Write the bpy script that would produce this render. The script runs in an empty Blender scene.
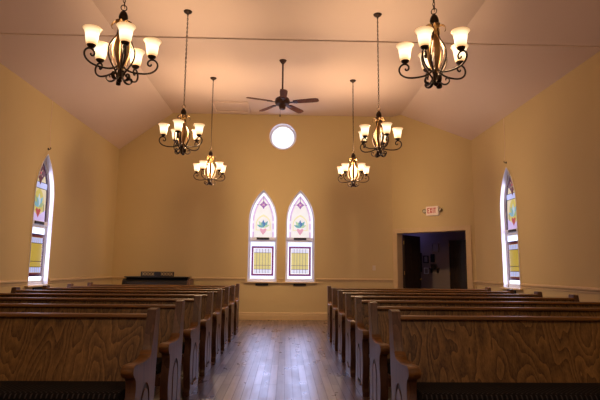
import bpy, bmesh, math, random
from mathutils import Vector, Matrix
from mathutils.geometry import tessellate_polygon
R = math.radians
PI = math.pi
scene = bpy.context.scene
col = scene.collection
random.seed(4)

# ------------------------------------------------------------------ dimensions
D = 12.336            # back wall
XL, XR = -4.113, 4.246
CORN = 10.930         # where the angled wall meets the right wall
FOLD = 2.717          # where the angled wall starts on the back wall
ZF = 5.102            # flat ceiling
BL, BR = -2.825, 2.933
ZE = 4.14             # eaves
YF = -3.0             # wall behind the camera
T = 0.18              # wall thickness

# ------------------------------------------------------------------ materials
def new_mat(name):
    m = bpy.data.materials.new(name); m.use_nodes = True
    return m, m.node_tree.nodes, m.node_tree.links, m.node_tree.nodes['Principled BSDF']

def mix_rgb(N, L, fac, a, b, blend='MIX'):
    n = N.new('ShaderNodeMix'); n.data_type = 'RGBA'; n.blend_type = blend
    for sock, v in ((0, fac), (6, a), (7, b)):
        if isinstance(v, (int, float)): n.inputs[sock].default_value = v
        elif isinstance(v, tuple): n.inputs[sock].default_value = (*v, 1)
        else: L.new(v, n.inputs[sock])
    return n.outputs[2]

def ramp(N, L, src, stops):
    r = N.new('ShaderNodeValToRGB'); L.new(src, r.inputs[0])
    e = r.color_ramp.elements
    while len(e) < len(stops): e.new(0.5)
    for k, (p, c) in enumerate(stops):
        e[k].position = p
        e[k].color = (*c, 1) if isinstance(c, tuple) else (c, c, c, 1)
    return r.outputs[0]

def noise(N, L, vec, scale, detail=3.0, rough=0.55, dist=0.0):
    n = N.new('ShaderNodeTexNoise'); n.inputs['Scale'].default_value = scale
    n.inputs['Detail'].default_value = detail; n.inputs['Roughness'].default_value = rough
    n.inputs['Distortion'].default_value = dist
    if vec is not None: L.new(vec, n.inputs['Vector'])
    return n.outputs['Fac']

def coords(N, L, scale=(1, 1, 1), per_object=False, rot=(0, 0, 0)):
    tc = N.new('ShaderNodeTexCoord'); mp = N.new('ShaderNodeMapping')
    mp.inputs['Scale'].default_value = scale; mp.inputs['Rotation'].default_value = rot
    src = tc.outputs['Object']
    if per_object:
        oi = N.new('ShaderNodeObjectInfo'); mul = N.new('ShaderNodeMath'); mul.operation = 'MULTIPLY'
        L.new(oi.outputs['Random'], mul.inputs[0]); mul.inputs[1].default_value = 37.0
        add = N.new('ShaderNodeVectorMath'); add.operation = 'ADD'
        cb = N.new('ShaderNodeCombineXYZ')
        for k in range(3): L.new(mul.outputs[0], cb.inputs[k])
        L.new(src, add.inputs[0]); L.new(cb.outputs[0], add.inputs[1]); src = add.outputs[0]
    L.new(src, mp.inputs['Vector'])
    return mp.outputs[0]

def bump(N, L, b, height, strength=0.1, dist=0.01):
    n = N.new('ShaderNodeBump'); n.inputs['Strength'].default_value = strength
    n.inputs['Distance'].default_value = dist
    L.new(height, n.inputs['Height']); L.new(n.outputs[0], b.inputs['Normal'])

def plain(name, c, rough=0.5, metal=0.0, spec=0.5, mottled=0.08, scale=12.0, glow=None, glow_k=0.0):
    m, N, L, b = new_mat(name)
    v = coords(N, L)
    f = noise(N, L, v, scale)
    c0 = tuple(max(0, x * (1 - mottled)) for x in c); c1 = tuple(min(1, x * (1 + mottled)) for x in c)
    L.new(mix_rgb(N, L, f, c0, c1), b.inputs['Base Color'])
    b.inputs['Roughness'].default_value = rough; b.inputs['Metallic'].default_value = metal
    b.inputs['Specular IOR Level'].default_value = spec
    if glow:
        m.cycles.emission_sampling = 'NONE'
        b.inputs['Emission Color'].default_value = (*glow, 1); b.inputs['Emission Strength'].default_value = glow_k
    return m

def plaster(name, c, var=0.05):
    m, N, L, b = new_mat(name)
    v = coords(N, L)
    f = noise(N, L, v, 0.9, 4); g = noise(N, L, v, 90, 3)
    base = mix_rgb(N, L, f, tuple(x * (1 - var) for x in c), tuple(min(1, x * (1 + var)) for x in c))
    L.new(base, b.inputs['Base Color'])
    b.inputs['Roughness'].default_value = 0.75; b.inputs['Specular IOR Level'].default_value = 0.25
    bump(N, L, b, g, 0.12, 0.003)
    return m

def oak(name, dark, mid, light, axis='z', rough=0.38, ring=15.0, red=0.0):
    """plain-sawn oak: contour lines of a stretched noise give the cathedral grain"""
    m, N, L, b = new_mat(name)
    s = {'z': (1, 1, 0.055), 'x': (0.055, 1, 1), 'y': (1, 0.055, 1)}[axis]
    v = coords(N, L, s, per_object=True)
    big = noise(N, L, v, 6.0, 1.6, 0.5)
    k = N.new('ShaderNodeMath'); k.operation = 'MULTIPLY'; L.new(big, k.inputs[0]); k.inputs[1].default_value = ring
    pp = N.new('ShaderNodeMath'); pp.operation = 'FRACT'; L.new(k.outputs[0], pp.inputs[0])
    d2 = N.new('ShaderNodeMath'); d2.operation = 'MULTIPLY'; L.new(pp.outputs[0], d2.inputs[0]); d2.inputs[1].default_value = 0.52
    s2 = {'z': (1, 1, 0.03), 'x': (0.03, 1, 1), 'y': (1, 0.03, 1)}[axis]
    v2 = coords(N, L, s2, per_object=True)
    fine = noise(N, L, v2, 110, 3, 0.6)
    blot = noise(N, L, coords(N, L, (1, 1, 0.5), per_object=True), 2.3, 2)
    mx = N.new('ShaderNodeMath'); mx.operation = 'MULTIPLY_ADD'; L.new(fine, mx.inputs[0]); mx.inputs[1].default_value = 0.95; L.new(d2.outputs[0], mx.inputs[2])
    mx2 = N.new('ShaderNodeMath'); mx2.operation = 'MULTIPLY_ADD'; L.new(blot, mx2.inputs[0]); mx2.inputs[1].default_value = 0.5; L.new(mx.outputs[0], mx2.inputs[2])
    c = ramp(N, L, mx2.outputs[0], [(0.38, dark), (0.80, mid), (1.0, light)])
    sc = N.new('ShaderNodeMath'); sc.operation = 'MULTIPLY'; sc.inputs[1].default_value = 0.62
    L.new(mx2.outputs[0], sc.inputs[0]); L.new(sc.outputs[0], c.node.inputs[0])
    L.new(c, b.inputs['Base Color'])
    b.inputs['Roughness'].default_value = rough
    b.inputs['Specular IOR Level'].default_value = 0.4
    bump(N, L, b, fine, 0.08, 0.002)
    return m

def floor_wood(name):
    m, N, L, b = new_mat(name)
    v = coords(N, L, (1, 1, 1), rot=(0, 0, R(90)))
    br = N.new('ShaderNodeTexBrick'); L.new(v, br.inputs['Vector'])
    br.inputs['Scale'].default_value = 1.0; br.inputs['Brick Width'].default_value = 1.1
    br.inputs['Row Height'].default_value = 0.082; br.inputs['Mortar Size'].default_value = 0.003
    br.inputs['Mortar Smooth'].default_value = 0.3
    br.inputs['Color1'].default_value = (0.075, 0.036, 0.024, 1); br.inputs['Color2'].default_value = (0.19, 0.105, 0.07, 1)
    br.inputs['Mortar'].default_value = (0.045, 0.022, 0.015, 1); br.offset = 0.37
    v2 = coords(N, L, (1, 0.03, 1))
    g = noise(N, L, v2, 38, 2, 0.55)
    c = mix_rgb(N, L, 0.65, br.outputs['Color'], ramp(N, L, g, [(0.25, 0.35), (0.75, 1.0)]), 'MULTIPLY')
    L.new(c, b.inputs['Base Color'])
    w = noise(N, L, coords(N, L, (1, 0.35, 1)), 5.5, 4)
    rr = N.new('ShaderNodeMapRange'); L.new(w, rr.inputs[0])
    rr.inputs[1].default_value = 0.3; rr.inputs[2].default_value = 0.7; rr.inputs[3].default_value = 0.24; rr.inputs[4].default_value = 0.40
    L.new(rr.outputs[0], b.inputs['Roughness'])
    b.inputs['Specular IOR Level'].default_value = 0.6
    b.inputs['Coat Weight'].default_value = 1.0; b.inputs['Coat Roughness'].default_value = 0.31; b.inputs['Coat IOR'].default_value = 1.55
    # wear: the varnish is thinner on some boards and gone in the joints
    bw = N.new('ShaderNodeTexBrick'); L.new(v, bw.inputs['Vector'])
    for k_, x in (('Scale', 1.0), ('Brick Width', 1.1), ('Row Height', 0.082), ('Mortar Size', 0.004), ('Mortar Smooth', 0.3)): bw.inputs[k_].default_value = x
    bw.inputs['Color1'].default_value = (.55, .55, .55, 1); bw.inputs['Color2'].default_value = (1, 1, 1, 1); bw.inputs['Mortar'].default_value = (.12, .12, .12, 1); bw.offset = 0.37
    st = noise(N, L, coords(N, L, (1, 0.04, 1)), 26, 2)
    cw = mix_rgb(N, L, 0.55, bw.outputs['Color'], ramp(N, L, st, [(0.3, 0.35), (0.65, 1.0)]), 'MULTIPLY')
    L.new(cw, b.inputs['Coat Weight'])
    return m

def fabric(name):
    m, N, L, b = new_mat(name)
    v = coords(N, L, (1, 1, 1), rot=(0, 0, R(45)))
    tc = N.new('ShaderNodeTexCoord'); mp = N.new('ShaderNodeMapping'); L.new(tc.outputs['Object'], mp.inputs[0])
    sep = N.new('ShaderNodeSeparateXYZ'); L.new(mp.outputs[0], sep.inputs[0])
    ad = N.new('ShaderNodeMath'); ad.operation = 'SUBTRACT'; L.new(sep.outputs['Z'], ad.inputs[0]); L.new(sep.outputs['Y'], ad.inputs[1])
    def wave(src, f):
        k = N.new('ShaderNodeMath'); k.operation = 'MULTIPLY'; L.new(src, k.inputs[0]); k.inputs[1].default_value = f
        s = N.new('ShaderNodeMath'); s.operation = 'SINE'; L.new(k.outputs[0], s.inputs[0]); return s.outputs[0]
    pr = N.new('ShaderNodeMath'); pr.operation = 'MULTIPLY'
    L.new(wave(sep.outputs['X'], 2 * PI / 0.030), pr.inputs[0]); L.new(wave(ad.outputs[0], 2 * PI / 0.030), pr.inputs[1])
    c = ramp(N, L, pr.outputs[0], [(0.40, (0.009, 0.008, 0.009)), (0.62, (0.052, 0.046, 0.048))])
    f = noise(N, L, v, 300, 2)
    L.new(mix_rgb(N, L, 0.35, c, ramp(N, L, f, [(0.3, 0.3), (0.7, 1.0)]), 'MULTIPLY'), b.inputs['Base Color'])
    b.inputs['Roughness'].default_value = 0.9; b.inputs['Specular IOR Level'].default_value = 0.1
    bump(N, L, b, f, 0.2, 0.002)
    return m

def glass_glow(name, c, k, rough=0.25, var=0.12, scale=7):
    """backlit pane: daylight put into coloured glass as its own emission"""
    m, N, L, b = new_mat(name)
    v = coords(N, L)
    f = noise(N, L, v, scale, 3)
    cc = mix_rgb(N, L, f, tuple(x * (1 - var) for x in c), tuple(min(1.0, x * (1 + var)) for x in c))
    b.inputs['Base Color'].default_value = (*[x * 0.3 for x in c], 1)
    L.new(cc, b.inputs['Emission Color']); b.inputs['Emission Strength'].default_value = k
    b.inputs['Roughness'].default_value = rough
    m.cycles.emission_sampling = 'FRONT' if k > 2 else 'NONE'
    return m

def clear_pane(name, k):
    """clear glass, glowing: overcast sky and, low down, pale ground painted into its emission"""
    m, N, L, b = new_mat(name)
    tc = N.new('ShaderNodeTexCoord'); sep = N.new('ShaderNodeSeparateXYZ'); L.new(tc.outputs['Object'], sep.inputs[0])
    f = noise(N, L, coords(N, L, (1, 1, 1.6)), 9, 3)
    a = N.new('ShaderNodeMath'); a.operation = 'MULTIPLY_ADD'; L.new(f, a.inputs[0]); a.inputs[1].default_value = 0.12; L.new(sep.outputs['Z'], a.inputs[2])
    c = ramp(N, L, a.outputs[0], [(0.10, (0.50, 0.58, 0.80)), (0.2, (0.82, 0.84, 1.0)), (0.75, (0.86, 0.86, 1.0)), (0.97, (0.55, 0.66, 1.0))])
    b.inputs['Base Color'].default_value = (0.3, 0.3, 0.34, 1)
    L.new(c, b.inputs['Emission Color']); b.inputs['Emission Strength'].default_value = k
    b.inputs['Roughness'].default_value = 0.15
    m.cycles.emission_sampling = 'FRONT' if k > 2 else 'NONE'
    return m

def shade_glass(name):
    m, N, L, b = new_mat(name)
    tc = N.new('ShaderNodeTexCoord'); sep = N.new('ShaderNodeSeparateXYZ'); L.new(tc.outputs['Object'], sep.inputs[0])
    mr = N.new('ShaderNodeMapRange'); L.new(sep.outputs['Z'], mr.inputs[0])
    mr.inputs[1].default_value = 0.265; mr.inputs[2].default_value = 0.430
    c = ramp(N, L, mr.outputs[0], [(0.0, (1.0, 0.42, 0.12)), (0.16, (1.0, 0.70, 0.36)), (0.5, (1.0, 0.86, 0.62)), (0.8, (1.0, 0.72, 0.40)), (1.0, (0.95, 0.42, 0.14))])
    k = ramp(N, L, mr.outputs[0], [(0.0, 0.28), (0.2, 0.8), (0.5, 1.0), (0.78, 0.62), (1.0, 0.22)])
    mu = N.new('ShaderNodeMath'); mu.operation = 'MULTIPLY'; L.new(k, mu.inputs[0]); mu.inputs[1].default_value = 1.95
    b.inputs['Base Color'].default_value = (0.85, 0.75, 0.6, 1)
    L.new(c, b.inputs['Emission Color']); L.new(mu.outputs[0], b.inputs['Emission Strength'])
    b.inputs['Roughness'].default_value = 0.35
    m.cycles.emission_sampling = 'FRONT'
    return m

M = {}
M['wall'] = plaster('cream wall paint', (0.62, 0.465, 0.235))
M['ceiling'] = plaster('pale ceiling paint', (0.72, 0.54, 0.44), 0.03)
M['trim'] = plain('cream trim paint', (0.62, 0.44, 0.23), 0.45)
M['white'] = plain('white window paint', (0.80, 0.79, 0.84), 0.4, mottled=0.02)
M['floor'] = floor_wood('dark stained floorboards')
M['pew_back'] = oak('stained oak panel', (0.066, 0.032, 0.011), (0.28, 0.15, 0.045), (0.46, 0.26, 0.08), 'z', 0.42, ring=12)
M['pew_rail'] = oak('stained oak rail', (0.10, 0.042, 0.010), (0.21, 0.09, 0.018), (0.34, 0.17, 0.040), 'x', 0.42)
M['pew_end'] = oak('stained oak end', (0.075, 0.034, 0.018), (0.15, 0.072, 0.038), (0.22, 0.11, 0.06), 'z', 0.36, ring=9)
M['groove'] = plain('dark groove', (0.02, 0.009, 0.004), 0.5)
M['fabric'] = fabric('dark dotted upholstery')
M['iron'] = plain('bronze iron', (0.034, 0.017, 0.008), 0.42, metal=0.55, spec=0.4, mottled=0.3)
M['gold'] = plain('gilded bronze', (0.22, 0.11, 0.03), 0.45, metal=0.3, mottled=0.3, scale=25)
M['shade'] = shade_glass('lit alabaster glass')
M['fan_metal'] = plain('oiled bronze', (0.055, 0.022, 0.012), 0.4, metal=0.4)
M['fan_blade'] = oak('walnut blade', (0.11, 0.036, 0.014), (0.17, 0.058, 0.022), (0.23, 0.085, 0.035), 'y', 0.6, ring=6)
M['fan_blade'].node_tree.nodes['Principled BSDF'].inputs['Specular IOR Level'].default_value = 0.08
M['rod'] = plain('painted rod', (0.88, 0.68, 0.56), 0.6)
M['door_dark'] = oak('dark door wood', (0.02, 0.011, 0.008), (0.042, 0.022, 0.014), (0.065, 0.034, 0.022), 'z', 0.4, ring=7)
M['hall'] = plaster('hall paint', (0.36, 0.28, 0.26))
M['dark'] = plain('black board', (0.012, 0.011, 0.014), 0.5)
M['plaque'] = plain('dark bronze', (0.016, 0.012, 0.018), 0.4, metal=0.3)
M['black'] = plain('black lacquer', (0.010, 0.009, 0.010), 0.3)
M['ivory'] = plain('ivory', (0.6, 0.55, 0.45), 0.4)
M['pale'] = plain('pale plastic', (0.66, 0.55, 0.42), 0.45, mottled=0.02)
M['sign_white'] = plain('sign face', (0.80, 0.62, 0.48), 0.4, mottled=0.02, glow=(1.0, 0.72, 0.55), glow_k=0.10)
M['sign_red'] = plain('sign red', (0.48, 0.03, 0.015), 0.5, mottled=0.02, glow=(0.8, 0.05, 0.02), glow_k=0.10)
M['lens'] = plain('lamp lens', (0.55, 0.5, 0.38), 0.15)
M['olive'] = plain('lamp head', (0.16, 0.12, 0.05), 0.4)
M['paper'] = plain('picture paper', (0.34, 0.30, 0.30), 0.6, mottled=0.35, scale=30)
M['wicker'] = plain('dark wicker', (0.05, 0.035, 0.03), 0.8, mottled=0.4, scale=60)
M['brass'] = plain('brass', (0.5, 0.33, 0.12), 0.3, metal=0.9)

# stained glass palettes: back windows are washed out by light, side ones richer
def palette(tag, k, P):
    return {n: glass_glow(tag + ' ' + n + ' glass', c, k * kk) for n, (c, kk) in P.items()}
BACK = palette('back', 1.0, dict(
    clear=((0.87, 0.85, 1.0), 1.25), border=((0.70, 0.50, 0.78), 0.82), field=((0.86, 0.83, 0.84), 0.86), cross=((0.42, 0.16, 0.55), 0.6),
    halo=((0.86, 0.80, 0.52), 0.80), leaf=((0.18, 0.50, 0.58), 0.62), leaf2=((0.10, 0.26, 0.62), 0.6), leaf3=((0.55, 0.75, 0.50), 0.7),
    heart=((0.80, 0.40, 0.55), 0.75), band=((0.80, 0.76, 0.92), 0.9), frame=((0.26, 0.07, 0.30), 0.55), frame2=((0.30, 0.05, 0.08), 0.5),
    yellow=((0.80, 0.70, 0.30), 0.72), square=((0.72, 0.74, 1.0), 0.92), lead=((0.28, 0.20, 0.34), 0.45), low=((0.80, 0.74, 0.88), 0.9)))
SIDE = palette('side', 1.0, dict(
    clear=((0.74, 0.78, 1.0), 2.6), border=((0.07, 0.02, 0.10), 0.25), field=((0.78, 0.66, 0.36), 0.62), cross=((0.20, 0.03, 0.05), 0.28),
    halo=((0.72, 0.62, 0.16), 0.58), leaf=((0.22, 0.48, 0.60), 0.65), leaf2=((0.55, 0.70, 0.80), 0.7), leaf3=((0.42, 0.55, 0.28), 0.55),
    heart=((0.62, 0.10, 0.10), 0.5), band=((0.50, 0.55, 0.95), 0.8), frame=((0.07, 0.02, 0.10), 0.22), frame2=((0.25, 0.03, 0.04), 0.3),
    yellow=((0.66, 0.48, 0.07), 0.52), square=((0.50, 0.56, 1.0), 0.75), lead=((0.06, 0.03, 0.05), 0.15), low=((0.62, 0.50, 0.85), 0.75)))
M['pane_back'] = clear_pane('clear bright pane', 1.5)
M['pane_side'] = clear_pane('clear pane', 2.4)
M['pane_round'] = glass_glow('round pane', (0.86, 0.88, 1.0), 1.4, var=0.04)

# ------------------------------------------------------------------ mesh builder
class MB:
    def __init__(s): s.v = []; s.f = []; s.m = []; s.mats = []
    def mi(s, mat):
        if mat not in s.mats: s.mats.append(mat)
        return s.mats.index(mat)
    def add(s, vs, fs, mat=None):
        o = len(s.v); s.v += [tuple(x) for x in vs]
        k = s.mi(mat) if mat else 0
        for f in fs: s.f.append(tuple(i + o for i in f)); s.m.append(k)
        return s
    def box(s, c, d, mat=None, xf=None):
        vs = [Vector((c[0] + d[0] / 2 * a, c[1] + d[1] / 2 * b, c[2] + d[2] / 2 * e)) for a in (-1, 1) for b in (-1, 1) for e in (-1, 1)]
        if xf: vs = [xf @ v for v in vs]
        return s.add(vs, [(0, 1, 3, 2), (4, 6, 7, 5), (0, 4, 5, 1), (2, 3, 7, 6), (0, 2, 6, 4), (1, 5, 7, 3)], mat)
    def prism(s, poly, to3, d0, d1, mat=None, holes=()):
        """poly (and holes) in 2D, extruded between depths d0 and d1; to3(u, v, w) -> point"""
        loops = [list(poly)] + [list(h) for h in holes]
        tris = tessellate_polygon([[Vector((u, v, 0)) for u, v in l] for l in loops])
        flat = [p for l in loops for p in l]; n = len(flat)
        vs = [to3(u, v, d0) for u, v in flat] + [to3(u, v, d1) for u, v in flat]
        fs = [tuple(t) for t in tris] + [tuple(i + n for i in reversed(t)) for t in tris]
        o = 0
        for l in loops:
            k = len(l)
            for i in range(k):
                a, b = o + i, o + (i + 1) % k
                fs.append((a, b, b + n, a + n))
            o += k
        return s.add(vs, fs, mat)
    def tube(s, path, r, n=8, mat=None, closed=False, caps=True, flat=None):
        P = [Vector(p) for p in path]; k = len(P)
        rad = r if callable(r) else (lambda t: r)
        tang = []
        for i in range(k):
            if closed: t = P[(i + 1) % k] - P[i - 1]
            else: t = P[min(i + 1, k - 1)] - P[max(i - 1, 0)]
            tang.append(t.normalized() if t.length > 1e-9 else Vector((0, 0, 1)))
        up = Vector((0, 0, 1)) if abs(tang[0].z) < 0.9 else Vector((1, 0, 0))
        if flat is not None: up = Vector(flat)
        x = (up - tang[0] * up.dot(tang[0])).normalized(); vs = []
        for i in range(k):
            x = (x - tang[i] * x.dot(tang[i]))
            x = x.normalized() if x.length > 1e-9 else tang[i].orthogonal().normalized()
            y = tang[i].cross(x); q = rad(i / max(1, k - 1))
            qx, qy = q if isinstance(q, tuple) else (q, q)
            for j in range(n):
                a = 2 * PI * j / n
                vs.append(P[i] + x * math.cos(a) * qx + y * math.sin(a) * qy)
        fs = []
        for i in range(k if closed else k - 1):
            a, b = i * n, ((i + 1) % k) * n
            for j in range(n): fs.append((a + j, a + (j + 1) % n, b + (j + 1) % n, b + j))
        if caps and not closed: fs += [tuple(reversed(range(n))), tuple(range((k - 1) * n, k * n))]
        return s.add(vs, fs, mat)
    def lathe(s, prof, n=16, c=(0, 0, 0), mat=None, xf=None, closed=False):
        vs = []; k = len(prof)
        for r, z in prof:
            for j in range(n):
                a = 2 * PI * j / n; v = Vector((c[0] + r * math.cos(a), c[1] + r * math.sin(a), c[2] + z))
                vs.append(xf @ v if xf else v)
        fs = []
        for i in range(k if closed else k - 1):
            a, b = i * n, ((i + 1) % k) * n
            for j in range(n): fs.append((a + j, a + (j + 1) % n, b + (j + 1) % n, b + j))
        if not closed: fs += [tuple(reversed(range(n))), tuple(range((k - 1) * n, k * n))]
        return s.add(vs, fs, mat)
    def build(s, name, mat=None, parent=None, smooth=False, bevel=0.0, loc=None, rot=None, angle=35):
        me = bpy.data.meshes.new(name); me.from_pydata(s.v, [], s.f)
        if s.mats:
            for m in s.mats: me.materials.append(m)
            for p, k in zip(me.polygons, s.m): p.material_index = k
        elif mat: me.materials.append(mat)
        bm = bmesh.new(); bm.from_mesh(me)
        bmesh.ops.remove_doubles(bm, verts=bm.verts, dist=1e-6)
        bmesh.ops.recalc_face_normals(bm, faces=bm.faces)
        if bevel: 
            bmesh.ops.dissolve_limit(bm, angle_limit=R(1), verts=bm.verts, edges=bm.edges, delimit={'MATERIAL'})
        bm.to_mesh(me); bm.free()
        if smooth:
            me.polygons.foreach_set('use_smooth', [True] * len(me.polygons))
            me.set_sharp_from_angle(angle=R(angle))
        o = bpy.data.objects.new(name, me); col.objects.link(o)
        if parent: o.parent = parent
        if loc: o.location = loc
        if rot: o.rotation_euler = rot
        if bevel:
            md = o.modifiers.new('edge', 'BEVEL'); md.width = bevel; md.segments = 2; md.limit_method = 'ANGLE'; md.angle_limit = R(40)
        return o

def tag(o, label=None, cat=None, group=None, kind=None):
    if label: o['label'] = label
    if cat: o['category'] = cat
    if group: o['group'] = group
    if kind: o['kind'] = kind
    return o
def empty(name, loc=(0, 0, 0), rz=0.0):
    o = bpy.data.objects.new(name, None); col.objects.link(o); o.location = loc; o.rotation_euler = (0, 0, rz)
    o.empty_display_size = 0.1
    return o
def struct(o, label=None, cat=None): return tag(o, label, cat, None, 'structure')
def copy_tree(o, parent=None):
    c = o.copy(); col.objects.link(c); c.parent = parent
    for ch in list(o.children): copy_tree(ch, c)
    return c
def smooth_path(pts, n=6):
    """Catmull-Rom through the points"""
    P = [Vector(p) for p in pts]; P = [P[0] * 2 - P[1]] + P + [P[-1] * 2 - P[-2]]; out = []
    for i in range(1, len(P) - 2):
        for k in range(n):
            t = k / n; a, b, c, d = P[i - 1], P[i], P[i + 1], P[i + 2]
            out.append(0.5 * ((2 * b) + (c - a) * t + (2 * a - 5 * b + 4 * c - d) * t * t + (3 * b - a - 3 * c + d) * t ** 3))
    out.append(P[-2]); return out

def arch(h, v0, spring, apex, n=12):
    """lancet outline, counter-clockwise, half width h"""
    rise = apex - spring; rad = (rise * rise + h * h) / (2 * h); cx = rad - h    # left centre at u = -cx for the right-hand arc
    a1 = math.atan2(rise, cx)
    pts = [(-h, v0), (h, v0)]
    for k in range(n + 1):
        a = a1 * k / n; pts.append((-cx + rad * math.cos(a), spring + rad * math.sin(a)))
    for k in range(n - 1, -1, -1):
        a = a1 * k / n; pts.append((cx - rad * math.cos(a), spring + rad * math.sin(a)))
    return pts
def arch_in(h, v0, spring, apex, t, n=12):
    """the same lancet moved inwards by t"""
    rise = apex - spring; rad = (rise * rise + h * h) / (2 * h); cx = rad - h
    return arch(h - t, v0, spring, spring + math.sqrt((rad - t) ** 2 - cx * cx), n)
def circle(cu, cv, r, n=40): return [(cu + r * math.cos(2 * PI * k / n), cv + r * math.sin(2 * PI * k / n)) for k in range(n)]

# ------------------------------------------------------------------ room shell
SILL, SPRING, APEX = 0.90, 1.47, 2.27          # windows: sill height, then heights above the sill
HB, HS = 0.355, 0.345                            # half widths, back and side windows
WB = (-0.495, 0.425)                            # back window centres
YLW, YRW = 8.69, 9.21                           # side window centres
def hole(c, h): return [(c + u, SILL + v) for u, v in arch(h, 0, SPRING, APEX)]

sec = [(XL, 0), (XR, 0), (XR, ZE), (BR, ZF), (BL, ZF), (XL, ZE)]          # cross-section of the nave
zfold = ZF
back_poly = [(XL, 0), (FOLD, 0), (FOLD, ZF), (BL, ZF), (XL, ZE)]
mb = MB().prism(back_poly, lambda u, v, w: (u, D + w, v), 0, T, holes=[hole(WB[0], HB), hole(WB[1], HB), circle(-0.035, 4.535, 0.345)])
struct(mb.build('wall_back', M['wall']), 'cream end wall with two lancet windows and a round one', 'wall')
mb = MB().prism([(YF, 0), (D, 0), (D, ZE), (YF, ZE)], lambda u, v, w: (XL - w, u, v), 0, T, holes=[hole(YLW, HS)])
struct(mb.build('wall_left', M['wall']), 'long cream wall left of the pews', 'wall')
mb = MB().prism([(YF, 0), (CORN, 0), (CORN, ZE), (YF, ZE)], lambda u, v, w: (XR + w, u, v), 0, T, holes=[hole(YRW, HS)])
struct(mb.build('wall_right', M['wall']), 'long cream wall right of the pews', 'wall')
mb = MB().prism(sec, lambda u, v, w: (u, YF - w, v), 0, T)
struct(mb.build('wall_front', M['wall']), 'cream wall facing the pews', 'wall')
# angled wall with the doorway
A2 = Vector((FOLD, D)); B2 = Vector((XR, CORN)); U2 = (B2 - A2).normalized(); N2 = Vector((-U2.y, U2.x)); LEN = (B2 - A2).length
def ang(u, v, w): p = A2 + U2 * u + N2 * w; return (p.x, p.y, v)
ub = (BR - FOLD) / U2.x
DU0, DU1, DZ = 0.11, 1.895, 2.132
mb = MB().prism([(0, 0), (DU0, 0), (DU0, DZ), (DU1, DZ), (DU1, 0), (LEN, 0), (LEN, ZE), (ub, ZF), (0, ZF)], ang, 0, T)
struct(mb.build('wall_corner', M['wall']), 'short angled wall with the hallway doorway', 'wall')
# ceiling: flat middle, sloping sides
cp = [(XL - T, ZE - T * .75), (XL, ZE), (BL, ZF), (BR, ZF), (XR, ZE), (XR + T, ZE - T * .75), (XR + T, ZE + .1), (BR + .05, ZF + .15), (BL - .05, ZF + .15), (XL - T, ZE + .1)]
mb = MB().prism(cp, lambda u, v, w: (u, w, v), YF - T, D + T)
struct(mb.build('ceiling', M['ceiling']), 'pale vaulted ceiling with flat middle', 'ceiling')
mb = MB().prism([(XL - T, YF - T), (XR + T, YF - T), (XR + T, CORN + .15), (FOLD + .15, D + T), (XL - T, D + T)], lambda u, v, w: (u, v, w), -0.12, 0)
struct(mb.build('floor', M['floor']), 'dark wooden floorboards', 'floor')

# baseboards (stepped) and chair rails
def moulding(name, p0, p1, prof, kindlabel):
    """prof: (out from the wall, height) swept from p0 to p1; out is to the left of the direction p0 -> p1"""
    a, b = Vector(p0), Vector(p1); d = (b - a).normalized(); o = Vector((-d.y, d.x))
    n = len(prof); vs = []
    for p in (a, b):
        for q, z in prof: w = p + o * q; vs.append((w.x, w.y, z))
    fs = [(i, (i + 1) % n, (i + 1) % n + n, i + n) for i in range(n)] + [tuple(reversed(range(n))), tuple(range(n, 2 * n))]
    return struct(MB().add(vs, fs).build(name, M['trim']), kindlabel, 'trim')
BASE = [(0, 0), (0.022, 0), (0.022, 0.11), (0.016, 0.118), (0.016, 0.155), (0.008, 0.175), (0, 0.178)]
RAIL = [(0, 0.915), (0.010, 0.92), (0.012, 0.945), (0.026, 0.958), (0.030, 0.975), (0.026, 0.99), (0.012, 0.998), (0, 1.0)]
PB = lambda u: tuple(A2 + U2 * u)
for nm, p0, p1 in [('baseboard_back', (FOLD, D), (XL, D)), ('baseboard_left', (XL, D), (XL, YF)), ('baseboard_right', (XR, YF), (XR, CORN)),
                   ('baseboard_corner', PB(LEN), PB(2.0)), ('baseboard_front', (XL, YF), (XR, YF))]:
    moulding(nm, p0, p1, BASE, 'stepped cream baseboard along the wall foot')
k = 0
CW = 0.045
for p0, p1 in [((WB[0] - HB - CW, D), (XL, D)), ((WB[1] - HB - CW, D), (WB[0] + HB + CW, D)), ((FOLD, D), (WB[1] + HB + CW, D)),
               ((XL, D), (XL, YLW + HS + CW)), ((XL, YLW - HS - CW), (XL, YF)), ((XR, YF), (XR, YRW - HS - CW)), ((XR, YRW + HS + CW), (XR, CORN)),
               (PB(LEN), PB(2.0)), (PB(0.015), PB(0.0))]:
    k += 1; moulding('trim_%d' % k, p0, p1, RAIL, 'cream chair rail along the wall')

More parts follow.
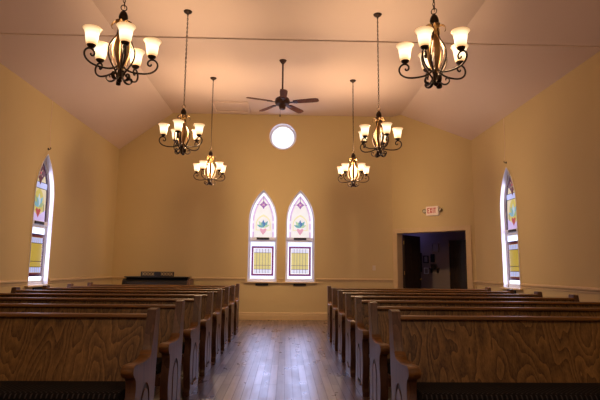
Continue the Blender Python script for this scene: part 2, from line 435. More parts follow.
# ------------------------------------------------------------------ windows
def sheet(mb, poly, w, mat, holes=()):
    """thin pane of glass facing the room (towards -y) at local depth w"""
    mb.prism(poly, lambda u, v, d: (u, d, v), w, w + 0.0012, mat, holes)
def star_leaf(cu, cv, ang_, ln, wd, n=5):
    c, s = math.cos(ang_), math.sin(ang_); L_ = []; 
    prof = [(0, 0), (0.25, 0.7), (0.5, 1.0), (0.8, 0.5), (1.0, 0)]
    for t, w in prof: L_.append((t * ln, w * wd / 2))
    for t, w in reversed(prof[1:-1]): L_.append((t * ln, -w * wd / 2))
    return [(cu + x * c - y * s, cv + x * s + y * c) for x, y in L_]
def lancet_window(n, loc, rz, h, P, pane, label):
    root = struct(empty('window_%d' % n, loc, rz), label, 'window')
    g = 0.115 if P is BACK else 0.085                                                     # glass depth in the wall
    # casing round the opening, on the wall face
    out = arch(h + CW, -0.02, SPRING, APEX + CW * 1.5); inn = arch(h, 0.0, SPRING, APEX)
    MB().prism(out, lambda u, v, w: (u, w, v), -0.014 if P is BACK else -0.003, 0.0, holes=[inn]).build('casing', M['wall'], root)
    # white lining of the reveal
    MB().prism(arch(h, 0.0, SPRING, APEX), lambda u, v, w: (u, w, v), -0.012, T + .01, holes=[arch(h - 0.012, 0.012, SPRING, APEX - 0.016)]).build('reveal', M['white'], root)
    # sash frame: outer stiles and head
    fr = MB().prism(arch(h - .012, 0.012, SPRING, APEX - .016), lambda u, v, w: (u, w, v), g - .012, g + .03, holes=[arch(h - .035, 0.055, SPRING, APEX - .055)])
    fr.build('window_frame', M['white'], root)
    MB().box((0, g - .004, 1.055), (2 * h - .05, .05, .075)).build('meeting_rail', M['white'], root, bevel=.004)
    # sill with apron
    MB().box((0, -0.02, -0.012), (2 * h + .16, .085, .026)).build('sill', M['trim'], root, bevel=.005)
    for nm, z in (('sash_plate', 1.056), ('sill_plate', -0.062)):
        mp = MB().box((0, g - .036 if z > 0 else -.012, z), (.31, .022, .052)); mp.box((0, g - .05 if z > 0 else -.026, z - .018), (.27, .014, .010))
        mp.build(nm, M['plaque'], root, bevel=.003)
    # upper light: stained glass
    mb = MB(); s = h / 0.36; rich = P is SIDE
    H_, A_ = h - .030, APEX - .050
    lan = lambda t, v0=1.092: arch_in(H_, v0, SPRING, A_, t)
    t0, t1 = (.006, .060) if rich else (.055, .100)
    b = H_ - t1; a = H_ - t0
    sheet(mb, lan(0, 1.085), g + .010, P['clear'])
    sheet(mb, lan(t0), g + .008, P['border'])
    sheet(mb, lan(t1), g + .006, P['field'])
    y = g + .004
    if rich:
        sheet(mb, [(-b, 1.66), (b, 1.66), (b, 1.77), (-b, 1.77)], y, P['band'])
        sheet(mb, [(-b, 1.092), (b, 1.092), (b * .98, 1.30), (0, 1.18), (-b * .98, 1.30)], y, P['low'])
    # pointed halo round the flower
    sheet(mb, arch(.19 * s, 1.26, 1.40, 1.66, 8), y, P['halo'], () if rich else [arch(.165 * s, 1.28, 1.40, 1.61, 8)])
    y = g + .002
    for k_, (an, ln, wd, c) in enumerate([(90, .20, .07, 'leaf2'), (55, .20, .075, 'leaf'), (125, .20, .075, 'leaf3'), (25, .17, .06, 'leaf3'), (155, .17, .06, 'leaf'), (72, .15, .05, 'leaf2'), (108, .15, .05, 'leaf')]):
        sheet(mb, star_leaf(0, 1.33, R(an), ln * s * (1.25 if rich else 1.02), wd * s * (1.3 if rich else 1.05)), y - k_ * .0001, P[c])
    sheet(mb, [(0, 1.15), (.055, 1.22), (.085, 1.28), (.06, 1.315), (0, 1.285), (-.06, 1.315), (-.085, 1.28), (-.055, 1.22)], y, P['heart'])
    # cross with ring
    cz = 1.93 if rich else 1.905; ck = 1.6 if rich else .80
    for an in (0, 90, 180, 270):
        sheet(mb, star_leaf(0, cz, R(an), .135 * s * ck, .075 * s * ck), y, P['cross'])
    sheet(mb, circle(0, cz, .082 * s * ck, 20), y - .0006, P['cross'], holes=[circle(0, cz, .052 * s * ck, 20)])
    sheet(mb, circle(0, cz, .026 * s, 12), y - .0006, P['heart'])
    # lead cames
    bc = b * .80
    for u0, v0, u1, v1, t in [(-bc, cz, -.12 * s, cz, .012), (.12 * s, cz, bc, cz, .012), (0, cz + .10, 0, A_ - .10, .022 if rich else .012),
                              ] + ([(-b, 1.66, b, 1.66, .010), (-b, 1.77, b, 1.77, .010), (-.19 * s, 1.26, -.19 * s, 1.40, .014), (.19 * s, 1.26, .19 * s, 1.40, .014)] if rich else []):
        if abs(u1 - u0) > abs(v1 - v0): q = [(u0, v0 - t / 2), (u1, v1 - t / 2), (u1, v1 + t / 2), (u0, v0 + t / 2)]
        else: q = [(u0 - t / 2, v0), (u0 + t / 2, v0), (u1 + t / 2, v1), (u1 - t / 2, v1)]
        sheet(mb, q, g, P['lead'])
    for q in range(9):                                           # border squares
        for sgn in (() if rich else (-1, 1)):
            u = sgn * (a + b) / 2; v = 1.12 + q * .105; w_ = (a - b) / 2 - .006
            if q % 2: sheet(mb, [(u - w_, v), (u + w_, v), (u + w_, v + .07), (u - w_, v + .07)], g + .005, P['band'])
    mb.build('stained_glass', None, root)
    # lower light: clear pane with a framed stained panel hung in front of it
    MB().box((0, g + .012, .535), (2 * h - .06, .004, .98)).build('clear_pane', pane, root)
    q0 = [(-h + .03, .05), (h - .03, .05), (h - .03, 1.02), (-h + .03, 1.02)]; q1 = [(-h + .055, .075), (h - .055, .075), (h - .055, .975), (-h + .055, .975)]
    MB().prism(q0, lambda u, v, w: (u, w, v), g - .004, g + .010, holes=[q1]).build('lower_sash', M['white'], root)
    mb = MB(); pw = .277 * s; v0, v1 = .145, .868
    R_ = lambda i: [(-pw + i, v0 + i), (pw - i, v0 + i), (pw - i, v1 - i), (-pw + i, v1 - i)]
    sheet(mb, R_(0), g - .020, P['frame'], holes=[R_(.030)])
    sheet(mb, R_(.030), g - .019, P['frame2'], holes=[R_(.060 if rich else .048)])
    sheet(mb, R_(.060), g - .017, P['yellow'])
    iw = pw - .060; n_ = 6
    for q in range(n_):
        u0 = -iw + 2 * iw * q / n_; u1 = u0 + 2 * iw / n_ - .006
        for z0, z1 in ((v0 + .066, v0 + .155), (v1 - .155, v1 - .066)):
            sheet(mb, [(u0 + .006, z0), (u1, z0), (u1, z1), (u0 + .006, z1)], g - .019, P['square'])
        if q and not rich: sheet(mb, [(u0 - .004, v0 + .06), (u0 + .004, v0 + .06), (u0 + .004, v1 - .06), (u0 - .004, v1 - .06)], g - .021, P['lead'])
    for z in (v0 + .16, .40, v1 - .16):
        sheet(mb, [(-iw, z - .005), (iw, z - .005), (iw, z + .005), (-iw, z + .005)], g - .0215, P['lead'])
    mb.build('stained_panel', None, root)
    return root
lancet_window(1, (WB[0], D, SILL), 0, HB, BACK, M['pane_back'], 'left one of the two bright lancet windows in the end wall')
lancet_window(2, (WB[1], D, SILL), 0, HB, BACK, M['pane_back'], 'right one of the two bright lancet windows in the end wall')
lancet_window(3, (XL, YLW, SILL), R(90), HS, SIDE, M['pane_side'], 'stained glass lancet window in the left wall')
lancet_window(4, (XR, YRW, SILL), R(-90), HS, SIDE, M['pane_side'], 'stained glass lancet window in the right wall')
# round window
rw = struct(empty('window_5', (-0.035, D, 4.535)), 'round white window high in the end wall', 'window')
yz = lambda u, v, w: (u, w, v)
MB().prism(circle(0, 0, .385), yz, -.014, 0, holes=[circle(0, 0, .345)]).build('casing', M['trim'], rw, smooth=True)
MB().prism(circle(0, 0, .345), yz, -.012, T + .01, holes=[circle(0, 0, .332)]).build('reveal', M['white'], rw, smooth=True)
MB().prism(circle(0, 0, .332), yz, .10, .14, holes=[circle(0, 0, .285)]).build('window_frame', M['white'], rw, smooth=True)
MB().prism(circle(0, 0, .30), yz, .118, .124).build('pane', M['pane_round'], rw)

# ------------------------------------------------------------------ doorway and hallway
HU0, HU1, HW, HZ = -0.95, 2.45, 2.0, 2.55
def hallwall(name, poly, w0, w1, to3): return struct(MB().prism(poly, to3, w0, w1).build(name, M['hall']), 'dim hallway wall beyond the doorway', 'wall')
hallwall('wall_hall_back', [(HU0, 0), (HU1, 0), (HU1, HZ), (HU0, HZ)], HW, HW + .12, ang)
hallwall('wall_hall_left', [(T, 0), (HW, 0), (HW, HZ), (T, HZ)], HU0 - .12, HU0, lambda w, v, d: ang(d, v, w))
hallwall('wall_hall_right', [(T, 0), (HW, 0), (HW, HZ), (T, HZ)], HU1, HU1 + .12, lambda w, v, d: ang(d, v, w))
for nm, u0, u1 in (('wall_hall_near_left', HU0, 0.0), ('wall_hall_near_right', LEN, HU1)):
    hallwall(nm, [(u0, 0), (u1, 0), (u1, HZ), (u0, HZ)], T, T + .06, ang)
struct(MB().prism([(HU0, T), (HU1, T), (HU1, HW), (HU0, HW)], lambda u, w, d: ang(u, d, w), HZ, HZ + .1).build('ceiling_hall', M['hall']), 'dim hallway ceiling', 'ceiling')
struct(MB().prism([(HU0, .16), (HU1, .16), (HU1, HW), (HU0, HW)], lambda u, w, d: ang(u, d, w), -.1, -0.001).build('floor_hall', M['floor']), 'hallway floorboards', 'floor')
# casing round the opening: jamb lining and architrave
cs = [(0.015, 0), (DU0, 0), (DU0, DZ), (DU1, DZ), (DU1, 0), (2.0, 0), (2.0, DZ + .085), (0.015, DZ + .085)]
struct(MB().prism(cs, ang, -0.022, 0.0).build('trim_10', M['trim'], bevel=.004), 'cream casing round the hallway doorway', 'trim')
jl = [(DU0, 0), (DU0 + .022, 0), (DU0 + .022, DZ - .022), (DU1 - .022, DZ - .022), (DU1 - .022, 0), (DU1, 0), (DU1, DZ), (DU0, DZ)]
struct(MB().prism(jl, ang, -0.02, T + .06).build('trim_11', M['trim']), 'cream lining of the hallway doorway', 'trim')
def panel_door(name, width, height, mat, label, org, direction, normal):
    """six-panel door; org = hinge foot, direction along the leaf, normal towards the viewer's side"""
    root = struct(empty(name, org), label, 'door')
    d = Vector(direction); n = Vector(normal)
    f = lambda u, v, w: (d.x * u + n.x * w, d.y * u + n.y * w, v)
    pan = []
    st = .11; mw = (width - 3 * st) / 2
    for z0, z1 in ((.22, .80), (.93, 1.55), (1.66, height - .12)):
        for q in range(2):
            u = st + q * (mw + st); pan.append([(u, z0), (u + mw, z0), (u + mw, z1), (u, z1)])
    MB().prism([(0, 0.008), (width, 0.008), (width, height), (0, height)], f, -.02, .02, holes=pan).build('door_leaf', mat, root)
    for p in pan:
        (a, b), (c, e) = p[0], p[2]
        q = [(a + .03, b + .03), (c - .03, b + .03), (c - .03, e - .03), (a + .03, e - .03)]
        m2 = MB().prism(p, f, -.008, .008); m2.prism(q, f, -.015, .015); m2.build('door_panel', mat, root)
    kn = MB()
    for w in (-1, 1):
        c0 = Vector(f(width - .06, .98, w * .02)); c1 = Vector(f(width - .06, .98, w * .07))
        kn.tube([c0, c0.lerp(c1, .5)], .011, 10); kn.tube([c0.lerp(c1, t) for t in (.45, .55, .75, .95, 1.0)], lambda t: .012 + .018 * math.sin(PI * min(1, t * .9 + .08)), 12)
    kn.build('door_knob', M['brass'], root, smooth=True)
    for z in (.25, 1.1, 1.85):
        MB().tube([f(-.004, z, .018), f(-.004, z + .09, .018)], .009, 8).build('hinge', M['brass'], root, smooth=True)
    return root
panel_door('door_1', .85, 2.085, M['door_dark'], 'dark panelled door swung open into the hallway', ang(.155, 0, .25), tuple(N2), tuple(U2))
panel_door('door_2', .76, 2.02, M['door_dark'], 'closed dark door across the hallway', ang(.58, 0, HW - .025), tuple(U2), tuple(-N2))
cs = [(.49, 0), (.565, 0), (.565, 2.035), (1.355, 2.035), (1.355, 0), (1.43, 0), (1.43, 2.11), (.49, 2.11)]
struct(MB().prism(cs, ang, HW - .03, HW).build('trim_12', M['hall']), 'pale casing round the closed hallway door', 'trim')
def wall_picture(u0, u1, z0, z1, label, matf, matp, w=HW, name='framed_picture', cat='picture', group=None):
    root = empty(name, ang((u0 + u1) / 2, z0, w)); tag(root, label, cat, group)
    c = Vector(ang((u0 + u1) / 2, z0, w))
    f = lambda u, v, d: tuple(Vector(ang(u, v, w + d)) - c)
    o = [(u0, z0), (u1, z0), (u1, z1), (u0, z1)]; t = .022; i = [(u0 + t, z0 + t), (u1 - t, z0 + t), (u1 - t, z1 - t), (u0 + t, z1 - t)]
    MB().prism(o, f, -.028, -.003, holes=[i]).build('frame', matf, root)
    MB().prism(i, f, -.014, -.003).build('picture', matp, root)
    return root
wall_picture(-.41, -.255, 1.17, 1.70, 'tall dark board beside the open hallway door', M['dark'], M['dark'], name='notice_board', cat='board')
wall_picture(-.20, -.05, 1.42, 1.62, 'small framed picture right of the dark hall board, upper one', M['dark'], M['paper'], group='hall pictures')
wall_picture(-.19, -.05, 1.12, 1.29, 'small framed picture right of the dark hall board, lower one', M['white'], M['paper'], group='hall pictures')
wall_picture(.02, .13, 1.44, 1.66, 'narrow dark framed picture above the hall shelf', M['dark'], M['dark'], group='hall pictures')
wall_picture(.06, .26, 1.72, 1.96, 'pale framed picture highest on the hall wall', M['hall'], M['paper'], group='hall pictures')
sh = tag(empty('wall_shelf', ang(.14, 1.25, HW)), 'small dark shelf on the hallway wall between pictures and door', 'shelf')
c = Vector(ang(.14, 1.25, HW)); f = lambda u, v, d: tuple(Vector(ang(.14 + u, 1.25 + v, HW + d)) - c)
MB().prism([(-.13, 0), (.13, 0), (.13, .022), (-.13, .022)], f, -.14, -.002).build('shelf_board', M['dark'], sh)
for u in (-.09, .09): MB().prism([(u - .01, -.10), (u + .01, -.10), (u + .01, 0), (u - .01, 0)], f, -.09, -.002).build('bracket', M['dark'], sh)
bk = MB().lathe([(.055, 0), (.075, .05), (.082, .11), (.074, .11), (.066, .05), (.05, .008)], 16); p = ang(.13, 1.2745, HW - .085)
tag(bk.build('basket', M['wicker'], smooth=True, loc=p), 'dark wicker basket on the hallway shelf', 'basket')

# light switch left of the doorway
sw = tag(empty('light_switch', (2.246, D, 1.26)), 'light switch plate on the end wall left of the doorway', 'light switch')
MB().box((0, -.004, 0), (.075, .008, .118)).build('plate', M['pale'], sw, bevel=.003)
MB().box((0, -.012, .004), (.011, .014, .024)).build('toggle', M['ivory'], sw)

# exit sign with two emergency lamps
ez = 2.595; eu = 1.10
c = Vector(ang(eu, ez, 0)); ex = tag(empty('exit_sign', c, math.atan2(U2.y, U2.x)), 'white exit sign with red letters and two lamp heads above the doorway', 'exit sign')
MB().box((0, -.035, 0), (.31, .066, .215)).build('housing', M['sign_white'], ex, bevel=.012)
def bars(segs, name, mat, parent, t=.020, y=-.0705):
    mb = MB()
    for (x0, z0, x1, z1) in segs:
        d = Vector((x1 - x0, z1 - z0)); L_ = d.length; n = Vector((-d.y, d.x)).normalized() * t / 2; e = d.normalized() * t / 2 * 0
        q = [(x0 + n.x, z0 + n.y), (x0 - n.x, z0 - n.y), (x1 - n.x, z1 - n.y), (x1 + n.x, z1 + n.y)]
        mb.prism(q, lambda u, v, w: (u, w, v), y, y + .004)
    return mb.build(name, mat, parent)
def letter_segs():
    out = []; h0, h1 = -.055, .070; w = .050
    x = -.112; out += [(x + .01, h0, x + .01, h1), (x, h1 - .01, x + w, h1 - .01), (x, (h0 + h1) / 2, x + w * .85, (h0 + h1) / 2), (x, h0 + .01, x + w, h0 + .01)]
    x = -.050; out += [(x + .006, h0, x + w, h1), (x + w, h0, x + .006, h1)]
    x = .022; out += [(x + .01, h0, x + .01, h1)]
    x = .050; out += [(x, h1 - .01, x + .056, h1 - .01), (x + .028, h0, x + .028, h1)]
    return out
bars(letter_segs(), 'lettering', M['sign_red'], ex)
for sgn in (-1, 1):
    rot = Matrix.Translation((sgn * .200, -.045, 0.0 if sgn < 0 else .012)) @ Matrix.Rotation(R(90 - 18), 4, 'X') @ Matrix.Rotation(R(sgn * -20), 4, 'Y')
    lh = MB().lathe([(.012, -.045), (.036, -.03), (.045, 0), (.047, .025), (.041, .025), (.034, .012)], 16, xf=rot)
    lh.tube([(sgn * .15, -.035, -.01), (sgn * .175, -.035, -.005), (sgn * .2, -.045, 0)], .011, 8)
    h = lh.build('lamp_head', M['olive'], ex, smooth=True)
    MB().lathe([(.0, .026), (.025, .024), (.039, .016), (.0, .014)], 16, xf=rot).build('lens', M['lens'], h, smooth=True)

# ceiling hatch
ht = tag(empty('ceiling_hatch', (-1.30, 11.74, ZF)), 'flat rectangular hatch in the ceiling beyond the fan', 'hatch')
hr = lambda a, b: [(-a, -b), (a, -b), (a, b), (-a, b)]
MB().prism(hr(.45, .39), lambda u, v, w: (u, v, w), -.045, 0, holes=[hr(.385, .325)]).build('frame', M['ceiling'], ht, bevel=.004)
MB().prism(hr(.385, .325), lambda u, v, w: (u, v, w), -.012, 0).build('hatch_panel', M['ceiling'], ht)

# tie rod right across the nave at eaves height
tr = tag(empty('tie_rod', (0, 6.035, ZE - .01)), 'thin rod spanning the nave from eave to eave', 'rod')
MB().tube([(XL + .0, 0, -.03), (XR, 0, -.03)], .009, 8).build('rod', M['rod'], tr, smooth=True)
for x, d in ((XL, 1), (XR, -1)):
    MB().tube([(x + .001 * d, 0, -.03), (x + .02 * d, 0, -.03)], .045, 16).build('wall_plate', M['rod'], tr, smooth=True)

# banner hooks with cords over the side windows
for x, y, s, lab in ((XL, YLW, 1, 'small hook and cord on the wall over the left window'), (XR, YRW, -1, 'small hook and cord on the wall over the right window')):
    hk = tag(empty('wall_hook', (x, y, 3.255)), lab, 'hook')
    h = MB().tube(smooth_path([(0, 0, 0), (s * .03, 0, -.004), (s * .045, 0, .012), (s * .038, 0, .03)]), .006, 8)
    h.lathe([(.0, 0), (.022, .0), (.022, .006), (0, .007)], 12, xf=Matrix.Rotation(R(90 * s), 4, 'Y')); h.build('hook', M['iron'], hk, smooth=True)
    MB().tube([(s * .04, 0, .012), (s * .012, 0, .30), (s * .010, 0, ZE - 3.255 - .01)], .0028, 6).build('cord', M['rod'], hk)

# ------------------------------------------------------------------ pews
def end_profile():
    back = [(-.44, 0), (.035, 0), (.030, .10), (.012, .30), (.045, .62), (.085, .90), (.078, .915), (.060, .921)]
    front = smooth_path([(-.012, .921, 0), (-.030, .912, 0), (-.034, .895, 0), (-.060, .79, 0), (-.095, .68, 0), (-.125, .632, 0), (-.19, .608, 0), (-.30, .606, 0), (-.41, .614, 0),
                         (-.475, .618, 0), (-.508, .602, 0), (-.512, .578, 0), (-.490, .558, 0), (-.455, .535, 0), (-.438, .50, 0), (-.436, .45, 0), (-.455, .39, 0),
                         (-.468, .31, 0), (-.458, .22, 0), (-.435, .13, 0), (-.425, .07, 0), (-.44, .045, 0)], 3)
    return back + [(p.x, p.y) for p in front]
ENDP = end_profile()
def arch_outline(c, h, v0, spring, apex, n=8): return [(c + u, v) for u, v in arch(h, v0, spring, apex, n)]
def round_arch(c, h, v0, spring, n=14):
    return [(c - h, v0), (c + h, v0)] + [(c + h * math.cos(PI * k / n), spring + h * 1.25 * math.sin(PI * k / n)) for k in range(n + 1)]
def pew_end(root, x, aisle, face):
    """x = outer face, aisle = direction (+1/-1) from the outer face towards the seat; face = True builds the recessed arch"""
    th = .062
    f = lambda u, v, w: (x + aisle * w, u, v)
    a0 = round_arch(-.215, .105, .085, .335); a1 = round_arch(-.215, .076, .125, .336)
    m = MB(); m.prism(ENDP, f, .007, th); m.prism(ENDP, f, 0, .007, holes=[a0])
    e = m.build('pew_end', M['pew_end'], root)
    MB().prism(a0, f, .0062, .0072).build('groove', M['groove'], e)
    MB().prism(a1, f, -.001, .0062).build('arch_panel', M['pew_end'], e, bevel=.002)
    MB().prism([(-.335, .082), (-.095, .082), (-.10, .098), (-.33, .098)], f, -.014, .004).build('arch_sill', M['pew_rail'], e, bevel=.004)
    # arm cap follows the arm and curls over its front
    cap = smooth_path([(-.118, .652, 0), (-.15, .622, 0), (-.22, .610, 0), (-.32, .609, 0), (-.41, .617, 0), (-.478, .621, 0), (-.514, .604, 0), (-.518, .578, 0), (-.498, .556, 0)], 4)
    pts = [f(p.x, p.y, th / 2 + .002) for p in cap]
    MB().tube(pts, lambda t: (.007, .038), 8, flat=(0, 0, 1)).build('arm_cap', M['pew_rail'], e, smooth=True, angle=60)
    return e
def make_pew(label, xa, xw):
    """origin at floor, x = 0; xa = aisle end, xw = wall end"""
    root = empty('pew'); s = 1 if xw > xa else -1
    pew_end(root, xa, s, True); pew_end(root, xw, -s, False)
    x0, x1 = sorted((xa + s * .060, xw - s * .060)); 
    ex = lambda u, v, w: (w, u, v)
    MB().prism([(-.150, .40), (-.128, .395), (.018, .870), (-.008, .875)], ex, x0, x1).build('backrest', M['pew_back'], root)
    rail = [(-.036, .856), (-.044, .862), (-.044, .872), (-.036, .880), (.022, .884), (.036, .878), (.036, .856), (.028, .850)]
    MB().prism(rail, ex, x0, x1).build('top_rail', M['pew_rail'], root, smooth=True, angle=50)
    MB().prism([(-.525, .372), (-.12, .352), (-.12, .378), (-.525, .398)], ex, x0, x1).build('seat', M['pew_end'], root)
    MB().prism([(-.47, .30), (-.445, .30), (-.445, .376), (-.47, .376)], ex, x0, x1).build('seat_rail', M['pew_end'], root)
    cu = [(-.555, .404), (-.562, .418), (-.560, .450), (-.548, .468), (-.52, .477), (-.35, .476), (-.18, .466), (-.150, .454), (-.142, .404), (-.30, .394)]
    xm0, xm1 = x0 + .006, x1 - .006
    MB().prism(cu, ex, xm0, xm1).build('cushion', M['fabric'], root, smooth=True, angle=60)
    xc = (x0 + x1) / 2                                            # middle support under the seat
    MB().prism([(-.42, 0), (-.02, 0), (-.05, .15), (-.12, .358), (-.46, .30), (-.40, .10)], ex, xc - .02, xc + .02).build('middle_support', M['pew_end'], root)
    return tag(root, label, 'pew')
ORD = ['nearest', 'second', 'third', 'fourth', 'fifth', 'sixth', 'seventh', 'eighth']
def ordinal(i, n, side):
    if i == 0: return 'foremost oak pew %s of the aisle, its dark dotted cushion in full view' % side
    if i == n - 1: return 'oak pew closest to the end wall, %s of the aisle' % side
    return 'oak pew %s from the front in the row %s of the aisle' % (ORD[i], side)
Y0, STEP = 3.620, 0.9007
for side, n, xa, xw in (('left', 8, -.820, -3.74), ('right', 7, .830, 3.76)):
    proto = None
    for i in range(n):
        if proto is None: o = proto = make_pew('', xa, xw)
        else: o = copy_tree(proto)
        o.location = (0, Y0 + STEP * i, 0)
        tag(o, ordinal(i, n, side), 'pew', 'pews %s of the aisle' % side)

# ------------------------------------------------------------------ chandeliers
def polar(a, r, z): return (r * math.sin(a), -r * math.cos(a), z)
def make_chandelier():
    root = empty('chandelier')
    # stem with turned knops, cap bell
    MB().lathe([(.0, -.005), (.012, 0), (.024, .015), (.018, .035), (.026, .055), (.014, .075), (.009, .10), (.009, .36), (.016, .40), (.010, .44), (.010, .58), (.02, .60), (.0, .602)], 14).build('stem', M['iron'], root, smooth=True)
    MB().lathe([(.0, .700), (.010, .698), (.014, .688), (.026, .678), (.036, .655), (.042, .628), (.040, .612), (.030, .600), (.052, .592), (.056, .582), (.04, .574), (.0, .572)], 18).build('top_bell', M['iron'], root, smooth=True)
    ch = MB(); z = .697                                           # chain up to the canopy
    ring = [(.026 * math.cos(2 * PI * k / 20), 0, .722 + .028 * math.sin(2 * PI * k / 20)) for k in range(20)]
    ch.tube(ring, .0048, 6, closed=True); z = .742; q = 0; top = ZF - 2.87 - .05
    while z < top - .02:
        lk = []
        for k in range(12):
            a = 2 * PI * k / 12; x = .0095 * math.cos(a); zz = z + .017 + .0215 * math.sin(a)
            lk.append((x, 0, zz) if q % 2 else (0, x, zz))
        ch.tube(lk, .0036, 5, closed=True); z += .0345; q += 1
    ch.tube([(.006, .004, .72), (.008, -.004, 1.2), (-.006, .006, 1.7), (.005, 0, top + .02)], .0028, 5)
    ch.build('chain', M['iron'], root, smooth=True)
    zc = ZF - 2.87
    MB().lathe([(.0, zc - .062), (.012, zc - .06), (.016, zc - .046), (.032, zc - .036), (.055, zc - .022), (.064, zc - .008), (.066, zc), (.0, zc)], 20).build('ceiling_canopy', M['iron'], root, smooth=True)
    for k in range(5):
        a = 2 * PI * k / 5
        # lyre band from bell to foot, broad and gilded in the middle
        lyre = smooth_path([polar(a, r, z) for r, z in [(.016, .575), (.036, .545), (.040, .500), (.050, .44), (.088, .375), (.118, .300), (.112, .22), (.074, .145), (.036, .085), (.024, .045)]], 5)
        tang = (math.cos(a), math.sin(a), 0)
        MB().tube(lyre, lambda t: (.0085, .0085), 6).build('lyre_bar', M['iron'], root, smooth=True)
        b2 = a + PI / 5
        band = smooth_path([polar(b2, r, z) for r, z in [(.012, .50), (.035, .465), (.062, .40), (.078, .335), (.072, .26), (.045, .18), (.018, .12)]], 4)
        MB().tube(band, lambda t: (.004 + .0015 * math.sin(PI * t), .006 + .021 * math.sin(PI * t) ** 1.3), 8, flat=polar(b2, 1, 0)).build('leaf_band', M['gold'], root, smooth=True)
        # acanthus leaf curling out under the bell
        lf = smooth_path([polar(b2, r, z) for r, z in [(.012, .50), (.030, .55), (.058, .578), (.088, .566), (.100, .535), (.090, .512)]], 4)
        MB().tube(lf, lambda t: (.003, .004 + .020 * math.sin(PI * (.15 + .8 * t))), 8, flat=polar(b2, 0.5, 1)).build('top_leaf', M['gold'], root, smooth=True)
        # long scrolled arm
        arm_p = [(.016, .19), (.034, .145), (.080, .112), (.14, .098), (.21, .096), (.270, .108), (.312, .138), (.328, .178), (.318, .214), (.292, .234), (.262, .232), (.242, .212), (.242, .186), (.258, .174), (.272, .182), (.270, .194)]
        arm = MB().tube(smooth_path([polar(a, r, z) for r, z in arm_p], 5), lambda t: .0088 if t < .8 else .0088 - .012 * (t - .8), 7).build('arm', M['iron'], root, smooth=True)
        sc = Vector(polar(a, .272, 0))
        MB().lathe([(.0, .230), (.008, .231), (.009, .240), (.022, .246), (.034, .256), (.039, .270), (.035, .272), (.0, .266)], 14, c=sc).build('shade_cup', M['iron'], arm, smooth=True)
        prof = [(.030, .268), (.040, .271), (.047, .288), (.052, .320), (.056, .355), (.060, .382), (.070, .406), (.082, .419), (.079, .422), (.066, .409), (.056, .384), (.052, .355), (.048, .320), (.043, .289), (.030, .276)]
        MB().lathe(prof, 20, c=sc, closed=False).build('lamp_shade', M['shade'], root, smooth=True)
        # curled foot leaf
        ft = smooth_path([polar(b2, r, z) for r, z in [(.012, .12), (.026, .055), (.056, .012), (.092, .006), (.116, .030), (.110, .060), (.088, .060), (.086, .044)]], 4)
        MB().tube(ft, lambda t: (.006, .008 + .012 * math.sin(PI * min(1, t * 1.2))), 7, flat=(0, 0, 1)).build('foot_scroll', M['iron'], root, smooth=True)
    return root
CH = [(-1.455, 4.40, 25, 'bronze chandelier nearest the camera left of the aisle, its chain running out of the picture'),
      (1.425, 4.33, -36, 'bronze chandelier nearest the camera right of the aisle, its chain running out of the picture'),
      (-1.470, 7.237, -2, 'five-light bronze chandelier on long chain, middle one of the left row'),
      (1.440, 7.196, 13, 'five-light bronze chandelier on long chain, middle one of the right row'),
      (-1.465, 9.924, 50, 'small-looking far bronze chandelier left of the round window, last of the left row'),
      (1.422, 9.909, 28, 'small-looking far bronze chandelier right of the round window, last of the right row')]
proto = None
for x, y, phi, lab in CH:
    if proto is None: o = proto = make_chandelier()
    else: o = copy_tree(proto)
    o.location = (x, y, 2.87); o.rotation_euler = (0, 0, R(phi))
    tag(o, lab, 'chandelier', 'five-light chandeliers over the pews')
    ld = bpy.data.lights.new('chandelier light', 'POINT'); ld.energy = 24.0 if y < 5 else 42.0 if y < 8 else 265.0; ld.color = (1.0, 0.70, 0.40); ld.shadow_soft_size = 0.09
    lo = bpy.data.objects.new('chandelier_light', ld); col.objects.link(lo); lo.location = (x, y, 2.87 + .38)
    # light leaving the open tops of the shades
    ld = bpy.data.lights.new('shade top light', 'SPOT'); ld.energy = 14.0 if y < 5 else 92.0 if y < 8 else 95.0; ld.color = (1.0, 0.70, 0.42); ld.shadow_soft_size = 0.12
    ld.spot_size = R(125); ld.spot_blend = 0.9
    lo = bpy.data.objects.new('shade_top_light', ld); col.objects.link(lo); lo.location = (x, y, 2.87 + .66); lo.rotation_euler = (R(180), 0, 0)

# ------------------------------------------------------------------ ceiling fan
fan = tag(empty('ceiling_fan', (-.024, 8.979, 4.245)), 'dark five-blade ceiling fan on a long rod above the aisle', 'ceiling fan')
zt = ZF - 4.245
MB().lathe([(0, zt - .075), (.018, zt - .072), (.03, zt - .06), (.062, zt - .02), (.070, zt), (0, zt)], 20).build('ceiling_canopy', M['fan_metal'], fan, smooth=True)
MB().tube([(0, 0, .17), (0, 0, zt - .05)], .016, 10).build('down_rod', M['fan_metal'], fan, smooth=True)
MB().lathe([(0, .19), (.022, .188), (.030, .165), (.040, .15), (.085, .135), (.128, .105), (.140, .07), (.138, .02), (.122, -.008), (.075, -.022), (.062, -.05), (.058, -.085), (.04, -.10), (0, -.103)], 24).build('motor_housing', M['fan_metal'], fan, smooth=True)
pc = MB().tube([(-.035, -.03, -.09), (-.04, -.035, -.20)], .0022, 5); pc.lathe([(0, -.255), (.010, -.25), (.012, -.23), (.006, -.205), (0, -.20)], 10, c=(-.04, -.035, 0))
pc.build('pull_chain', M['fan_metal'], fan, smooth=True)
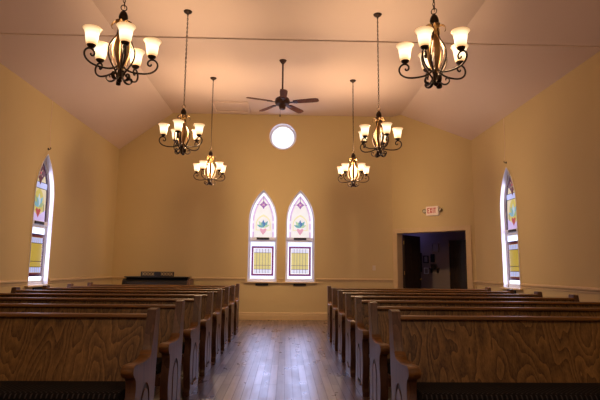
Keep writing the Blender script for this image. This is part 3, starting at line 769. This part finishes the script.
for k in range(5):
    a = R(2 + 72 * k)
    rt = Matrix.Rotation(a, 4, 'Z') @ Matrix.Rotation(R(11), 4, 'Y')
    # blade lies along local -y
    outl = [(-.050, -.21), (-.062, -.34), (-.070, -.56), (-.066, -.65), (-.040, -.69), (.040, -.69), (.066, -.65), (.070, -.56), (.062, -.34), (.050, -.21)]
    bl = MB().prism(outl, lambda u, v, w: tuple(rt @ Vector((u, v, w + .035))), -.004, .004).build('blade', M['fan_blade'], fan)
    ir = MB().prism([(-.022, -.10), (.022, -.10), (.018, -.19), (.045, -.27), (.02, -.30), (0, -.285), (-.02, -.30), (-.045, -.27), (-.018, -.19)], lambda u, v, w: tuple(rt @ Vector((u, v, w + .025))), -.005, .005)
    ir.build('blade_iron', M['fan_metal'], bl)

# ------------------------------------------------------------------ spinet piano by the end wall
pn = tag(empty('spinet_piano', (-2.88, 11.70, 0)), 'black spinet piano with fretwork music rest against the end wall', 'piano')
MB().prism([(-.08, .10), (.40, .10), (.40, .985), (.05, .985), (-.02, .90), (-.08, .72)], lambda u, v, w: (w, u, v), -.70, .70).build('case', M['black'], pn, bevel=.008)
MB().box((0, .20, 1.000), (1.46, .44, .028)).build('lid', M['black'], pn, bevel=.006)
for s in (-1, 1):
    e = MB().prism([(-.30, .60), (-.30, .745), (-.24, .79), (-.06, .80), (.0, .93), (.06, .965), (.40, .965), (.40, 0), (.10, 0), (.10, .60)], lambda u, v, w: (s * (.745 + w), u, v), -.045, .03)
    e.build('side_panel', M['pew_end'] if s > 0 else M['black'], pn, bevel=.006)
    MB().lathe([(0, 0), (.022, 0), (.026, .05), (.02, .3), (.034, .56), (.034, .605), (0, .605)], 12, c=(s * .68, -.25, 0)).build('leg', M['black'], pn, smooth=True)
MB().box((0, -.19, .635), (1.42, .24, .06)).build('key_bed', M['black'], pn, bevel=.006)
ky = MB()
for q in range(52): ky.box((-.60 + q * .0235, -.21, .673), (.0222, .15, .018), M['ivory'])
for q in range(51):
    if q % 7 not in (1, 4): ky.box((-.588 + q * .0235, -.185, .688), (.011, .095, .014), M['black'])
ky.build('keyboard', None, pn)
mr = MB().prism([(-.38, 1.014), (.38, 1.014), (.38, 1.125), (-.38, 1.125)], lambda u, v, w: (u, .06 + w, v), 0, .018, holes=[[(-.355, 1.04), (-.075, 1.04), (-.075, 1.108), (-.355, 1.108)], [(.075, 1.04), (.355, 1.04), (.355, 1.108), (.075, 1.108)]])
mrest = mr.build('music_rest', M['black'], pn)
fw = MB()
for s in (-1, 1):
    for q in range(4):
        cx = s * (.11 + q * .070)
        fw.tube([(cx + .033 * math.cos(2 * PI * k / 14), .069, 1.074 + .026 * math.sin(2 * PI * k / 14)) for k in range(14)], .006, 6, closed=True)
    fw.tube([(s * .075, .069, 1.074), (s * .355, .069, 1.074)], .004, 5)
fw.build('fretwork', M['black'], mrest, smooth=True)

# ------------------------------------------------------------------ lights
def area(name, loc, rot, size, energy, color, size_y=None):
    ld = bpy.data.lights.new(name, 'AREA'); ld.energy = energy; ld.color = color; ld.size = size
    if size_y: ld.shape = 'RECTANGLE'; ld.size_y = size_y
    lo = bpy.data.objects.new(name, ld); col.objects.link(lo); lo.location = loc; lo.rotation_euler = rot
    return lo
area('cool_fill_behind', (0, YF + .1, 2.6), (R(78), 0, 0), 3.0, 18, (0.80, 0.74, 1.0), 2.4)  # soft cool fill lamp added at the windowless wall behind the camera
for sx in (-1.45, 1.45):                        # the next row of chandeliers, behind the camera
    ld = bpy.data.lights.new('chandelier light', 'POINT'); ld.energy = 40.0; ld.color = (1.0, 0.70, 0.42); ld.shadow_soft_size = 0.12
    lo = bpy.data.objects.new('chandelier_light', ld); col.objects.link(lo); lo.location = (sx, .6, 3.34)
DAY = (0.42, 0.52, 1.0)
for wx in WB: area('daylight_window', (wx, D + .07, SILL + 1.0), (R(-90), 0, 0), .58, 13, DAY, 1.75)
area('daylight_round', (-.035, D + .08, 4.535), (R(-90), 0, 0), .45, 2, DAY, .45)
area('daylight_left', (XL - .058, YLW, SILL + 1.02), (R(90), 0, R(-90)), .66, 14, (0.74, 0.72, 1.0), 1.9)
area('daylight_right', (XR + .058, YRW, SILL + 1.02), (R(90), 0, R(90)), .66, 14, (0.74, 0.72, 1.0), 1.9)
hp = bpy.data.lights.new('hall lamp', 'POINT'); hp.energy = 1.9; hp.color = (0.32, 0.30, 1.0); hp.shadow_soft_size = .12
ho = bpy.data.objects.new('hall_lamp', hp); col.objects.link(ho); ho.location = ang(-.45, 2.3, 1.55)
w = bpy.data.worlds.new('sky'); scene.world = w; w.use_nodes = True
nt = w.node_tree; bg = nt.nodes['Background']
sk = nt.nodes.new('ShaderNodeTexSky'); sk.sky_type = 'HOSEK_WILKIE'; nt.links.new(sk.outputs[0], bg.inputs[0]); bg.inputs[1].default_value = 0.6

# ------------------------------------------------------------------ camera
cam = bpy.data.cameras.new('camera'); co = bpy.data.objects.new('camera', cam); col.objects.link(co)
cam.sensor_width = 36.0; cam.lens = 36.0 * 500.2 / 600.0; cam.clip_start = .05
co.matrix_world = Matrix.Translation((.0775, 0, 1.2)) @ Matrix.Rotation(R(-1.556), 4, 'Z') @ Matrix.Rotation(R(90 + 7.938), 4, 'X') @ Matrix.Rotation(R(.545), 4, 'Z')
scene.camera = co
scene.view_settings.view_transform = 'Standard'
scene.view_settings.look = 'None'
scene.view_settings.exposure = 0.0
scene.cycles.sample_clamp_indirect = 1.5
scene.cycles.caustics_reflective = False
scene.cycles.caustics_refractive = False
scene.cycles.blur_glossy = 1.0
